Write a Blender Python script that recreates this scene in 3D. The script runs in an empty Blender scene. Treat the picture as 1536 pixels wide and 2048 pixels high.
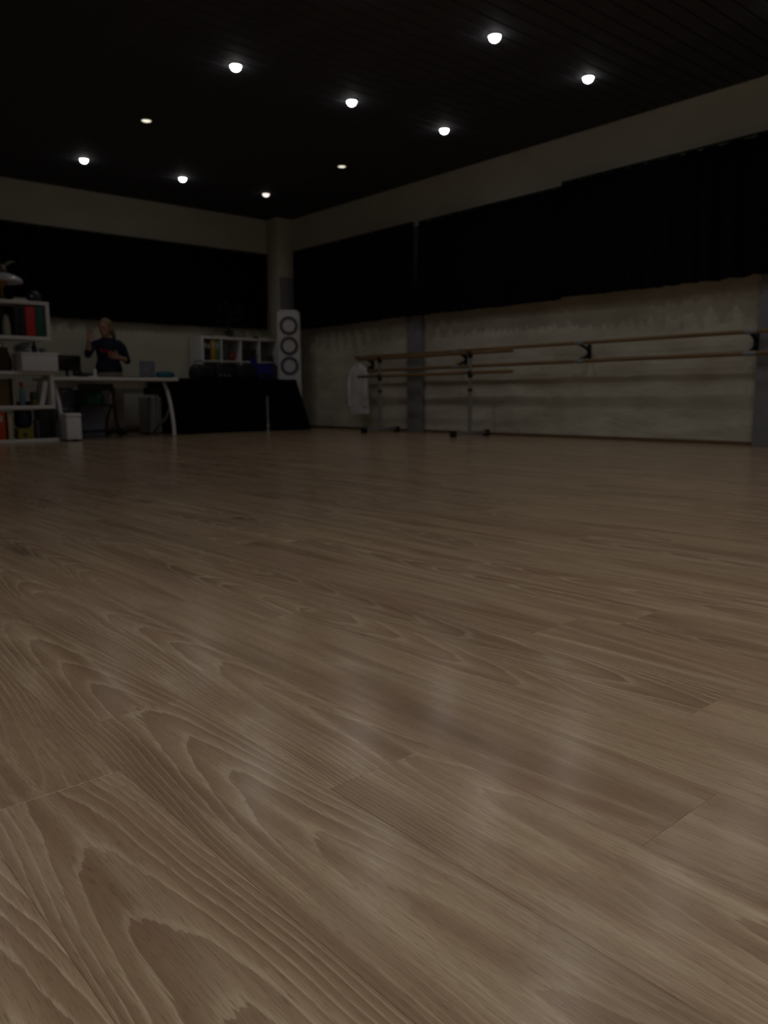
import bpy, bmesh, math, random
from mathutils import Vector, Matrix, noise as mnoise
from math import sin, cos, pi, radians

random.seed(7)
SC = bpy.context.scene
COL = SC.collection

# ------------------------------------------------------------------ camera, world, exposure
CAM_H = 0.4828
F_PX = 1571.17
YAW, PITCH, ROLL = radians(41.092), radians(8.362), radians(-0.448)
_fw = Vector((sin(YAW) * cos(PITCH), cos(YAW) * cos(PITCH), -sin(PITCH)))
_r = Vector((cos(YAW), -sin(YAW), 0)); _u = _r.cross(_fw)
_r2 = _r * cos(ROLL) + _u * sin(ROLL); _u2 = -_r * sin(ROLL) + _u * cos(ROLL)
cam_data = bpy.data.cameras.new('camera')
cam_data.sensor_fit = 'HORIZONTAL'; cam_data.sensor_width = 36.0
cam_data.lens = 36.0 * F_PX / 1536.0
cam_data.clip_start = 0.02; cam_data.clip_end = 100
cam_data.dof.use_dof = True; cam_data.dof.focus_distance = 0.85; cam_data.dof.aperture_fstop = 11.0
cam = bpy.data.objects.new('camera', cam_data); COL.objects.link(cam)
cam.matrix_world = Matrix(((_r2.x, _u2.x, -_fw.x, 0), (_r2.y, _u2.y, -_fw.y, 0), (_r2.z, _u2.z, -_fw.z, CAM_H), (0, 0, 0, 1)))
SC.camera = cam

world = bpy.data.worlds.new('world'); SC.world = world; world.use_nodes = True
world.node_tree.nodes['Background'].inputs[0].default_value = (0.02, 0.022, 0.03, 1)
world.node_tree.nodes['Background'].inputs[1].default_value = 0.05
SC.view_settings.view_transform = 'Standard'; SC.view_settings.look = 'None'
SC.view_settings.exposure = 0.0; SC.view_settings.gamma = 1.0
SC.view_settings.use_curve_mapping = False
try:
    SC.cycles.use_denoising = True
    SC.cycles.sample_clamp_indirect = 3.0
except Exception:
    pass
LAMP_W = 9.0            # power of one ceiling downlight
NEAR = 1.13             # the nearer lamps shine a little stronger
LENS_EMIT = 9.0         # radiance of its glowing lens

# ------------------------------------------------------------------ room measures (metres)
H = 3.28; XR = 7.50; YB = 11.085; XL = -3.2; YF = -3.6

# ------------------------------------------------------------------ materials
def lin(h):
    h = h.lstrip('#'); o = []
    for i in (0, 2, 4):
        c = int(h[i:i + 2], 16) / 255
        o.append(c / 12.92 if c <= .04045 else ((c + .055) / 1.055) ** 2.4)
    return o
class NT:
    def __init__(s, name):
        s.m = bpy.data.materials.new(name); s.m.use_nodes = True; s.t = s.m.node_tree
        s.b = s.t.nodes['Principled BSDF']
    def n(s, typ, **kw):
        nd = s.t.nodes.new(typ)
        for k, v in kw.items(): setattr(nd, k, v)
        return nd
    def l(s, a, b): s.t.links.new(a, b)
    def math(s, op, a, b=None, c=None, clamp=False):
        nd = s.n('ShaderNodeMath', operation=op, use_clamp=clamp)
        for i, v in enumerate((a, b, c)):
            if v is None: continue
            if isinstance(v, (int, float)): nd.inputs[i].default_value = v
            else: s.l(v, nd.inputs[i])
        return nd.outputs[0]
    def noise(s, vec, scale, detail=3, rough=.55, dist=0):
        nd = s.n('ShaderNodeTexNoise'); nd.inputs['Scale'].default_value = scale
        nd.inputs['Detail'].default_value = detail; nd.inputs['Roughness'].default_value = rough
        nd.inputs['Distortion'].default_value = dist
        if vec is not None: s.l(vec, nd.inputs['Vector'])
        return nd.outputs['Fac']
    def mapping(s, vec, scale=(1, 1, 1), loc=None):
        nd = s.n('ShaderNodeMapping'); nd.inputs['Scale'].default_value = scale
        s.l(vec, nd.inputs['Vector'])
        if loc is not None: s.l(loc, nd.inputs['Location'])
        return nd.outputs[0]
    def ramp(s, fac, stops):
        nd = s.n('ShaderNodeValToRGB'); el = nd.color_ramp.elements
        while len(el) < len(stops): el.new(0.5)
        for e, (p, c) in zip(el, stops):
            e.position = p; e.color = (*c, 1) if not isinstance(c, (int, float)) else (c, c, c, 1)
        s.l(fac, nd.inputs[0]); return nd.outputs[0]
    def mix(s, fac, a, b, mode='MIX'):
        nd = s.n('ShaderNodeMix', data_type='RGBA', blend_type=mode)
        for i, v in ((0, fac), (6, a), (7, b)):
            if isinstance(v, (int, float)): nd.inputs[i].default_value = v
            elif isinstance(v, (tuple, list)): nd.inputs[i].default_value = (*v, 1)
            else: s.l(v, nd.inputs[i])
        return nd.outputs[2]
    def bump(s, height, strength, dist=.01):
        nd = s.n('ShaderNodeBump'); nd.inputs['Strength'].default_value = strength
        nd.inputs['Distance'].default_value = dist
        s.l(height, nd.inputs['Height']); s.l(nd.outputs[0], s.b.inputs['Normal'])
MATS = {}
def M(name, hexc, rough=.6, metal=0.0, var=.10, scale=14, bump=0.0, spec=.5):
    if name in MATS: return MATS[name]
    t = NT(name); c = lin(hexc)
    tc = t.n('ShaderNodeTexCoord').outputs['Object']
    f = t.noise(tc, scale)
    col = t.ramp(f, [(.25, [v * (1 - var) for v in c]), (.75, [min(1, v * (1 + var)) for v in c])])
    t.l(col, t.b.inputs['Base Color'])
    t.b.inputs['Roughness'].default_value = rough; t.b.inputs['Metallic'].default_value = metal
    t.b.inputs['Specular IOR Level'].default_value = spec
    if bump: t.bump(t.noise(tc, scale * 3), bump)
    MATS[name] = t.m; return t.m

def oak_floor():
    t = NT('oak_laminate')
    uv = t.n('ShaderNodeUVMap', uv_map='plank').outputs[0]
    rn = t.n('ShaderNodeAttribute', attribute_name='plank_seed').outputs['Vector']
    sep = t.n('ShaderNodeSeparateXYZ'); t.l(rn, sep.inputs[0])
    off = t.n('ShaderNodeVectorMath', operation='SCALE'); t.l(rn, off.inputs[0]); off.inputs['Scale'].default_value = 37.0
    base = t.n('ShaderNodeVectorMath', operation='ADD'); t.l(uv, base.inputs[0]); t.l(off.outputs[0], base.inputs[1])
    P = base.outputs[0]                         # x along the plank, y across it, metres
    # warp so that the figure wanders
    wn = t.noise(t.mapping(P, (3.5, 160, 1)), 1.0, 3, .6)
    # growth-ring contours: cathedral arches long along the plank
    ring = t.noise(t.mapping(P, (.62, 5.6, 1)), 1.0, 1.5, .40, .18)
    rings = t.math('PINGPONG', t.math('MULTIPLY', t.math('ADD', ring, t.math('MULTIPLY', wn, .05)), 9.0), .5)
    # cathedral arches: nested parabolas along the middle of some planks
    uvs = t.n('ShaderNodeSeparateXYZ'); t.l(uv, uvs.inputs[0]); pu, pv = uvs.outputs[0], uvs.outputs[1]
    r1, r2, r3 = sep.outputs[0], sep.outputs[1], sep.outputs[2]
    wand = t.math('MULTIPLY', t.math('SUBTRACT', t.noise(t.mapping(P, (1.6, .5, 1)), 1.0, 1), .5), .075)
    dv = t.math('ADD', t.math('SUBTRACT', pv, t.math('ADD', t.math('MULTIPLY', r3, .085), .045)), wand)
    sgn = t.math('SUBTRACT', t.math('MULTIPLY', t.math('GREATER_THAN', r1, .38), 2.0), 1.0)
    par = t.math('ADD', t.math('MULTIPLY', pu, sgn), t.math('MULTIPLY', t.math('MULTIPLY', dv, dv), 105.0))
    wob = t.math('ADD', t.math('MULTIPLY', t.noise(t.mapping(P, (3.2, 16, 1)), 1.0, 2), 1.5), t.math('MULTIPLY', wn, .38))
    arch = t.math('FRACT', t.math('ADD', t.math('MULTIPLY', par, 6.2), wob))
    apick = t.math('MULTIPLY', t.ramp(r2, [(.30, 0.0), (.34, 1.0)]), t.ramp(t.noise(t.mapping(P, (1.5, 1.5, 1)), 1.0, 1), [(.36, 0.15), (.56, 1.0)]))
    arch_l = t.ramp(arch, [(.0, 1.0), (.10, .9), (.2, .15), (.3, 0.0), (.985, 0.0), (1.0, 1.0)])
    arch_d = t.ramp(arch, [(.25, 0.0), (.9, 1.0), (.985, .8), (1.0, 0.0)])
    light_line = t.ramp(rings, [(.0, 1.0), (.07, .45), (.20, 0.0)])
    dark_band = t.ramp(rings, [(.18, 0.0), (.42, 1.0)])
    # not every plank and not all of it is arched
    patch = t.ramp(t.noise(t.mapping(P, (.9, 2.2, 1)), 1.0, 1), [(.43, 0.0), (.55, 1.0)])
    streak = t.noise(t.mapping(P, (.9, 34, 1)), 1.0, 4, .55)
    fine = t.noise(t.mapping(P, (4.5, 380, 1)), 1.0, 4, .65)
    heart = t.ramp(t.noise(t.mapping(P, (1.35, 10, 1)), 1.0, 3, .55), [(.53, 0.0), (.70, 1.0)])
    pore = t.ramp(t.noise(t.mapping(P, (42, 820, 1)), 1.0, 2, .5), [(.56, 0.0), (.66, 1.0)])
    blotch = t.noise(t.mapping(P, (1.5, 6, 1)), 1.0, 3, .5)
    kv = t.n('ShaderNodeTexVoronoi'); kv.inputs['Scale'].default_value = 1.0
    kw = t.n('ShaderNodeVectorMath', operation='ADD')
    kn = t.n('ShaderNodeTexNoise'); kn.inputs['Scale'].default_value = 9; t.l(P, kn.inputs['Vector'])
    ks = t.n('ShaderNodeVectorMath', operation='SCALE'); t.l(kn.outputs['Color'], ks.inputs[0]); ks.inputs['Scale'].default_value = .16
    t.l(t.mapping(P, (1.15, 4.4, 1)), kw.inputs[0]); t.l(ks.outputs[0], kw.inputs[1]); t.l(kw.outputs[0], kv.inputs['Vector'])
    knot = t.ramp(kv.outputs['Distance'], [(.0, 1.0), (.07, .8), (.15, .25), (.30, 0.0)])
    kc = t.n('ShaderNodeSeparateColor'); t.l(kv.outputs['Color'], kc.inputs[0])
    knot = t.math('MULTIPLY', knot, t.math('GREATER_THAN', kc.outputs[0], .58))
    # colours
    pale, mid, deep, red = lin('D2B896'), lin('BA9C78'), lin('957658'), lin('A0795F')
    c = t.ramp(streak, [(.16, deep), (.50, mid), (.88, pale)])
    c = t.mix(t.math('MULTIPLY', t.ramp(blotch, [(.46, 0.0), (.74, 1.0)]), .55), c, red)
    c = t.mix(t.math('MULTIPLY', heart, .62), c, lin('7C5C43'))
    c = t.mix(t.math('MULTIPLY', t.math('MULTIPLY', dark_band, patch), .40), c, deep)
    c = t.mix(t.math('MULTIPLY', t.math('MULTIPLY', arch_d, apick), .48), c, lin('84644A'))
    c = t.mix(t.math('MULTIPLY', t.math('MULTIPLY', arch_l, apick), .45), c, lin('DCC6A6'))
    c = t.mix(t.math('MULTIPLY', t.math('MULTIPLY', light_line, patch), .30), c, lin('DCC6A6'))
    c = t.mix(t.math('MULTIPLY', t.ramp(fine, [(.42, 0.0), (.70, 1.0)]), .38), c, deep)
    c = t.mix(t.math('MULTIPLY', pore, .34), c, lin('5E4632'))
    c = t.mix(t.math('MULTIPLY', knot, .75), c, lin('3D2A1C'))
    tone = t.math('ADD', t.math('MULTIPLY', sep.outputs[0], .14), .96)
    hs = t.n('ShaderNodeHueSaturation'); t.l(c, hs.inputs['Color']); t.l(tone, hs.inputs['Value'])
    hs.inputs['Saturation'].default_value = .9
    t.l(hs.outputs[0], t.b.inputs['Base Color'])
    t.b.inputs['Specular IOR Level'].default_value = .6
    t.l(t.math('ADD', t.math('MULTIPLY', fine, .05), .185), t.b.inputs['Roughness'])
    t.bump(t.math('SUBTRACT', fine, t.math('MULTIPLY', pore, .6)), .05, .0008)
    return t.m

def plaster(name, hexc, hex2, relief=1.0):
    t = NT(name); tc = t.n('ShaderNodeTexCoord').outputs['Object']
    a = t.noise(t.mapping(tc, (1, 1, 2.2)), 1.7, 5, .6)
    c = t.mix(t.ramp(a, [(.35, 0.0), (.68, 1.0)]), lin(hexc), lin(hex2))
    t.l(c, t.b.inputs['Base Color']); t.b.inputs['Roughness'].default_value = .82
    t.b.inputs['Specular IOR Level'].default_value = .3
    hgt = t.math('ADD', t.noise(t.mapping(tc, (1, 1, 2.4)), 6, 4, .6, .6), t.math('MULTIPLY', t.noise(tc, 60, 3), .25))
    t.bump(hgt, .35 * relief, .03)
    return t.m

def cloth(name, hexc, rough=.9, bump=.25):
    t = NT(name); tc = t.n('ShaderNodeTexCoord').outputs['Object']; c = lin(hexc)
    w = t.n('ShaderNodeTexWave', wave_type='BANDS', bands_direction='DIAGONAL'); w.inputs['Scale'].default_value = 160
    t.l(tc, w.inputs['Vector'])
    f = t.noise(tc, 5, 3)
    t.l(t.ramp(f, [(.3, [v * .8 for v in c]), (.7, [v * 1.2 for v in c])]), t.b.inputs['Base Color'])
    t.b.inputs['Roughness'].default_value = rough; t.b.inputs['Specular IOR Level'].default_value = .15
    t.bump(w.outputs['Fac'], bump, .0008)
    MATS[name] = t.m; return t.m

def wood_rail():
    t = NT('barre_wood'); tc = t.n('ShaderNodeTexCoord').outputs['Object']
    f = t.noise(t.mapping(tc, (30, 1.2, 30)), 1, 4)
    t.l(t.ramp(f, [(.3, lin('6B5236')), (.7, lin('93744F'))]), t.b.inputs['Base Color'])
    t.b.inputs['Roughness'].default_value = .42
    return t.m

def shirt_mat():
    t = NT('navy_shirt'); tc = t.n('ShaderNodeTexCoord').outputs['Object']
    sp = t.n('ShaderNodeSeparateXYZ'); t.l(tc, sp.inputs[0]); x, y, z = sp.outputs
    # a slanted red print across the chest
    zz = t.math('ADD', z, t.math('MULTIPLY', x, .28))
    band = t.math('MULTIPLY', t.math('LESS_THAN', t.math('ABSOLUTE', t.math('SUBTRACT', zz, 1.085)), .024),
                  t.math('LESS_THAN', t.math('ABSOLUTE', t.math('ADD', x, .02)), .105))
    band = t.math('MULTIPLY', band, t.math('LESS_THAN', y, -.02))
    lett = t.ramp(t.noise(t.mapping(tc, (16, 1, 40)), 1, 2), [(.38, 0.0), (.52, 1.0)])
    m = t.math('MULTIPLY', band, lett)
    base = t.ramp(t.noise(tc, 9), [(.3, lin('14182A')), (.7, lin('22283E'))])
    t.l(t.mix(m, base, lin('8A2036')), t.b.inputs['Base Color'])
    t.b.inputs['Roughness'].default_value = .9; t.b.inputs['Specular IOR Level'].default_value = .2
    t.bump(t.noise(tc, 16, 3), .35, .02)
    return t.m

def emit(name, col, strength):
    t = NT(name)
    f = t.noise(t.n('ShaderNodeTexCoord').outputs['Object'], 30)
    t.l(t.ramp(f, [(.2, [v * .96 for v in col]), (.8, col)]), t.b.inputs['Emission Color'])
    t.b.inputs['Base Color'].default_value = (.8, .8, .8, 1)
    t.b.inputs['Emission Strength'].default_value = strength
    return t.m

OAK = oak_floor()
WALL_ROUGH = plaster('rough_cream_plaster', 'D0CCBE', 'B6B09F', 1.0)
WALL_SMOOTH = plaster('smooth_cream_paint', 'C8C4B5', 'BDB8A8', .25)
PILLAR_GREY = plaster('grey_pillar_paint', '8C8C94', '808088', .3)
SLAT = M('dark_ceiling_slat', '4A4B53', .8, var=.15, scale=3, spec=.12)
VOID = M('ceiling_void', '080707', .9)
BLACKCLOTH = cloth('black_curtain_fabric', '09090F', .95)
TABLECLOTH = cloth('black_table_fabric', '0A0A0E', .95)
RAIL = wood_rail()
STEEL = M('brushed_steel', 'A9ABAE', .32, .9, var=.06)
GREYSTEEL = M('grey_painted_steel', '8E9195', .45, .3, var=.06)
BLACKMET = M('black_metal', '121214', .45, .3)
BLACKPL = M('black_plastic', '0D0D10', .5)
WHITE = M('white_laminate', 'E6E4E4', .5, var=.03)
WHITEPL = M('white_plastic', 'E4E4EA', .45, var=.03)
BASEB = M('brown_baseboard', '6E563E', .5)

# ------------------------------------------------------------------ mesh helpers
class MB:
    def __init__(s): s.bm = bmesh.new()
    def _take(s, b2, mat=None):
        if mat is not None: bmesh.ops.transform(b2, matrix=mat, verts=b2.verts)
        me = bpy.data.meshes.new('tmp'); b2.to_mesh(me); b2.free(); s.bm.from_mesh(me); bpy.data.meshes.remove(me); return s
    def box(s, a, b, bev=0.0, seg=2, rot=None):
        b2 = bmesh.new(); bmesh.ops.create_cube(b2, size=1)
        a = Vector(a); b = Vector(b); c = (a + b) / 2; d = b - a
        for v in b2.verts: v.co = Vector((v.co.x * d.x, v.co.y * d.y, v.co.z * d.z))
        if bev: bmesh.ops.bevel(b2, geom=b2.edges[:], offset=bev, segments=seg, affect='EDGES', profile=.5)
        m = Matrix.Translation(c)
        if rot is not None: m = m @ rot
        return s._take(b2, m)
    def ring_loft(s, rings, cap=True, closed=False):
        vs = [[s.bm.verts.new(p) for p in r] for r in rings]; n = len(vs[0])
        for i in range(len(vs) - (0 if closed else 1)):
            a, b = vs[i], vs[(i + 1) % len(vs)]
            for k in range(n):
                s.bm.faces.new((a[k], a[(k + 1) % n], b[(k + 1) % n], b[k]))
        if cap and not closed:
            s.bm.faces.new(vs[0][::-1]); s.bm.faces.new(vs[-1])
        return s
    def tube(s, pts, rad, seg=12, dome=False):
        pts = [Vector(p) for p in pts]
        if isinstance(rad, (int, float)): rad = [rad] * len(pts)
        rad = list(rad)
        if dome:
            d0 = (pts[0] - pts[1]).normalized(); d1 = (pts[-1] - pts[-2]).normalized(); r0, r1 = rad[0], rad[-1]
            pre = [(pts[0] + d0 * r0 * sin(a), r0 * cos(a)) for a in (1.45, 1.1, .7, .35)]
            post = [(pts[-1] + d1 * r1 * sin(a), r1 * cos(a)) for a in (.35, .7, 1.1, 1.45)]
            pts = [p for p, _ in pre] + pts + [p for p, _ in post]; rad = [r for _, r in pre] + rad + [r for _, r in post]
        rings = []; ref = None
        for i, p in enumerate(pts):
            t = (pts[min(i + 1, len(pts) - 1)] - pts[max(i - 1, 0)]).normalized()
            if ref is None: ref = t.orthogonal().normalized()
            ref = (ref - t * ref.dot(t)).normalized(); b = t.cross(ref)
            rings.append([p + (ref * cos(2 * pi * k / seg) + b * sin(2 * pi * k / seg)) * rad[i] for k in range(seg)])
        return s.ring_loft(rings)
    def lathe(s, prof, c=(0, 0, 0), seg=24, axis=None):
        c = Vector(c); rings = []
        q = Vector((0, 0, 1)).rotation_difference(Vector(axis)).to_matrix() if axis is not None else Matrix.Identity(3)
        for r, z in prof:
            rings.append([c + q @ Vector((r * cos(2 * pi * k / seg), r * sin(2 * pi * k / seg), z)) for k in range(seg)])
        return s.ring_loft(rings)
    def ell(s, c, r, seg=16, rot=None):
        b2 = bmesh.new(); bmesh.ops.create_uvsphere(b2, u_segments=seg, v_segments=max(6, seg * 2 // 3), radius=1)
        m = Matrix.Translation(Vector(c))
        if rot is not None: m = m @ rot
        return s._take(b2, m @ Matrix.Diagonal((*r, 1)))
    def grid(s, fn, nu, nv, thick=None):
        """fn(u,v)->(front, back) points of a sheet with thickness"""
        F = [[None] * (nv + 1) for _ in range(nu + 1)]; B = [[None] * (nv + 1) for _ in range(nu + 1)]
        for i in range(nu + 1):
            for j in range(nv + 1):
                a, b = fn(i / nu, j / nv); F[i][j] = s.bm.verts.new(a); B[i][j] = s.bm.verts.new(b)
        for i in range(nu):
            for j in range(nv):
                s.bm.faces.new((F[i][j], F[i + 1][j], F[i + 1][j + 1], F[i][j + 1]))
                s.bm.faces.new((B[i][j], B[i][j + 1], B[i + 1][j + 1], B[i + 1][j]))
        for i in range(nu):
            s.bm.faces.new((F[i][0], B[i][0], B[i + 1][0], F[i + 1][0])); s.bm.faces.new((F[i][nv], F[i + 1][nv], B[i + 1][nv], B[i][nv]))
        for j in range(nv):
            s.bm.faces.new((F[0][j], F[0][j + 1], B[0][j + 1], B[0][j])); s.bm.faces.new((F[nu][j], B[nu][j], B[nu][j + 1], F[nu][j + 1]))
        return s
    def mesh(s, name, mat, smooth=True):
        bmesh.ops.recalc_face_normals(s.bm, faces=s.bm.faces)
        me = bpy.data.meshes.new(name); s.bm.to_mesh(me); s.bm.free()
        if mat: me.materials.append(mat)
        if smooth:
            me.polygons.foreach_set('use_smooth', [True] * len(me.polygons))
            try: me.set_sharp_from_angle(angle=radians(38))
            except Exception: pass
        return me
    def build(s, name, mat, parent=None, smooth=True):
        o = bpy.data.objects.new(name, s.mesh(name, mat, smooth)); COL.objects.link(o)
        if parent is not None: o.parent = parent
        return o
def tag(o, label, cat, group=None):
    o['label'] = label; o['category'] = cat
    if group: o['group'] = group
    return o
def thing(name, label, cat, loc=(0, 0, 0), rz=0.0, group=None):
    o = bpy.data.objects.new(name, None); COL.objects.link(o); o.empty_display_size = .1
    o.location = loc; o.rotation_euler = (0, 0, rz)
    return tag(o, label, cat, group)
def box(name, a, b, mat, parent=None, bev=.004, rot=None): return MB().box(a, b, bev, rot=rot).build(name, mat, parent)
def structure(o): o['kind'] = 'structure'; return o
def RX(d): return Matrix.Rotation(radians(d), 4, 'X')
def RY(d): return Matrix.Rotation(radians(d), 4, 'Y')
def RZ(d): return Matrix.Rotation(radians(d), 4, 'Z')
def project(p):
    d = Vector(p) - Vector((0, 0, CAM_H)); z = d.dot(_fw)
    if z < .05: return None
    return 768 + F_PX * d.dot(_r2) / z, 1024 - F_PX * d.dot(_u2) / z

# ================================================================== THE ROOM
# ---- floor: laminate planks running away towards the desk end
floor = structure(box('floor', (XL, YF, -.06), (XR, YB, -.009), M('subfloor', '6A5138', .9), bev=0))
PW, PL = .175, 1.285; X0 = .7256
known = {0: .412, -1: .738, -2: 1.136, -3: .96}           # seams seen in the foreground (row -> joint)
far = bmesh.new()
far_uv = far.loops.layers.uv.new('plank'); far_seed = far.verts.layers.float_vector.new('plank_seed')
def plank_geo(bm, uvl, seedl, x0, x1, y0, y1, seed):
    g = .00012; x0 += g; x1 -= g; y0 += g; y1 -= g; e = .00025
    lo = [bm.verts.new((x, y, -.008)) for x, y in ((x0, y0), (x1, y0), (x1, y1), (x0, y1))]
    md = [bm.verts.new((x, y, -e)) for x, y in ((x0, y0), (x1, y0), (x1, y1), (x0, y1))]
    hi = [bm.verts.new((x, y, 0)) for x, y in ((x0 + e, y0 + e), (x1 - e, y0 + e), (x1 - e, y1 - e), (x0 + e, y1 - e))]
    fs = [bm.faces.new(hi)]
    for k in range(4):
        n = (k + 1) % 4
        fs.append(bm.faces.new((lo[k], lo[n], md[n], md[k]))); fs.append(bm.faces.new((md[k], md[n], hi[n], hi[k])))
    for v in lo + md + hi: v[seedl] = seed
    for f in fs:
        for L in f.loops: L[uvl].uv = (L.vert.co.y - y0, L.vert.co.x - x0)
prng = random.Random(31)
row = math.floor((XL - X0) / PW)
cand = []
while X0 + row * PW < XR:
    xa = max(XL, X0 + row * PW); xb = min(XR, X0 + (row + 1) * PW)
    y = (known[row] if row in known else prng.uniform(0, PL)); y -= PL * math.ceil((y - YF) / PL)
    while y < YB:
        ya, yb = max(YF, y), min(YB, y + PL)
        if xb - xa > .01 and yb - ya > .01:
            seed = (prng.random(), prng.random(), prng.random())
            if row == -3 and ya < .5 < yb: seed = (.62, .83, .41)      # the strongly figured plank in the near left corner
            n = max(2, int((yb - ya) / .15)); best = 0
            for k in range(n + 1):
                yy = ya + (yb - ya) * k / n; a = project((xa, yy, 0)); b = project((xb, yy, 0))
                if a and b and -100 < a[0] < 1640 and a[1] < 2300: best = max(best, abs(a[1] - b[1]))
            cand.append((best, xa, xb, ya, yb, seed))
        y += PL
    row += 1
cand.sort(key=lambda c: -c[0])
for i, (best, xa, xb, ya, yb, seed) in enumerate(cand):
    if best >= 6 and i < 290:
        bm = bmesh.new(); u = bm.loops.layers.uv.new('plank'); sd = bm.verts.layers.float_vector.new('plank_seed')
        plank_geo(bm, u, sd, xa, xb, ya, yb, seed)
        me = bpy.data.meshes.new('plank'); bm.to_mesh(me); bm.free(); me.materials.append(OAK)
        o = bpy.data.objects.new('plank', me); COL.objects.link(o); o.parent = floor
    else:
        plank_geo(far, far_uv, far_seed, xa, xb, ya, yb, seed)
me = bpy.data.meshes.new('distant_planks'); far.to_mesh(me); far.free(); me.materials.append(OAK)
o = bpy.data.objects.new('distant_planks', me); COL.objects.link(o); o.parent = floor; o['kind'] = 'stuff'

# ---- ceiling of dark slats running parallel to the far wall
ceiling = structure(box('ceiling', (XL, YF, H + .03), (XR, YB, H + .12), VOID, bev=0))
SP = .145
slat_me = MB().box((XL, -SP / 2 + .006, 0), (XR, SP / 2 - .006, .014), .004, 1).mesh('slat', SLAT)
y = YF + SP / 2 + .02
while y < YB - SP / 2:
    s_ = bpy.data.objects.new('slat', slat_me); COL.objects.link(s_); s_.parent = ceiling; s_.location = (0, y, H)
    y += SP

# ---- walls
structure(box('wall_back', (XL - .15, YB, -.06), (XR + .15, YB + .15, H + .12), WALL_SMOOTH, bev=0))
wall_right = structure(box('wall_right', (XR, YF - .15, -.06), (XR + .15, YB, H + .12), WALL_SMOOTH, bev=0))
structure(box('wall_left', (XL - .15, YF - .15, -.06), (XL, YB, H + .12), WALL_SMOOTH, bev=0))
structure(box('wall_front', (XL, YF - .15, -.06), (XR, YF, H + .12), WALL_SMOOTH, bev=0))
def relief(y, z):
    a = mnoise.fractal(Vector((y * 2.2, z * 5.2, 3.1)), 1.0, 2.0, 4)
    b = mnoise.noise(Vector((y * 1.1, z * 9.0, 9.7)))
    return .012 + .010 * a + .006 * b
def rough_panel(y0, y1):
    n = max(4, int((y1 - y0) / .035))
    def fn(u, v):
        y = y0 + (y1 - y0) * u; z = .0 + 1.66 * v; d = max(.003, relief(y, z))
        if u in (0, 1) or v == 1: d = .003
        return (XR - d, y, z), (XR - .0005, y, z)
    MB().grid(fn, n, 46).build('plaster_panel', WALL_ROUGH, wall_right)
rough_panel(8.01, 10.75); rough_panel(3.28, 7.74); rough_panel(-1.3, 3.0)

# grey painted pilasters and the corner pillar (cream above 2.37 m)
def pillar(n, a, b, corner=False):
    if corner:
        t = structure(box('trim_%d' % n, (a[0], a[1] + .008, 0), (b[0], b[1], H), WALL_SMOOTH, bev=.008))
        box('grey_facing', (a[0] + .02, a[1], 0), (b[0], a[1] + .008, 2.37), PILLAR_GREY, t, bev=.002)
    else:
        t = structure(box('trim_%d' % n, (a[0], a[1], 0), (b[0], b[1], 2.72), PILLAR_GREY, bev=.008))
        box('capital', (a[0] - .004, a[1] - .006, 2.70), (b[0], b[1] + .006, 2.735), WALL_SMOOTH, t, bev=.004)
pillar(1, (7.2, 10.75), (XR, YB), True); pillar(2, (7.42, 7.74), (XR, 8.01)); pillar(3, (7.42, 3.0), (XR, 3.28)); pillar(4, (7.42, -1.6), (XR, -1.3))
structure(box('baseboard_right', (XR - .022, YF, 0), (XR - .013, 10.75, .035), BASEB, bev=.003))
structure(box('baseboard_back', (XL, YB - .016, 0), (7.2, YB, .035), BASEB, bev=.003))

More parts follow.
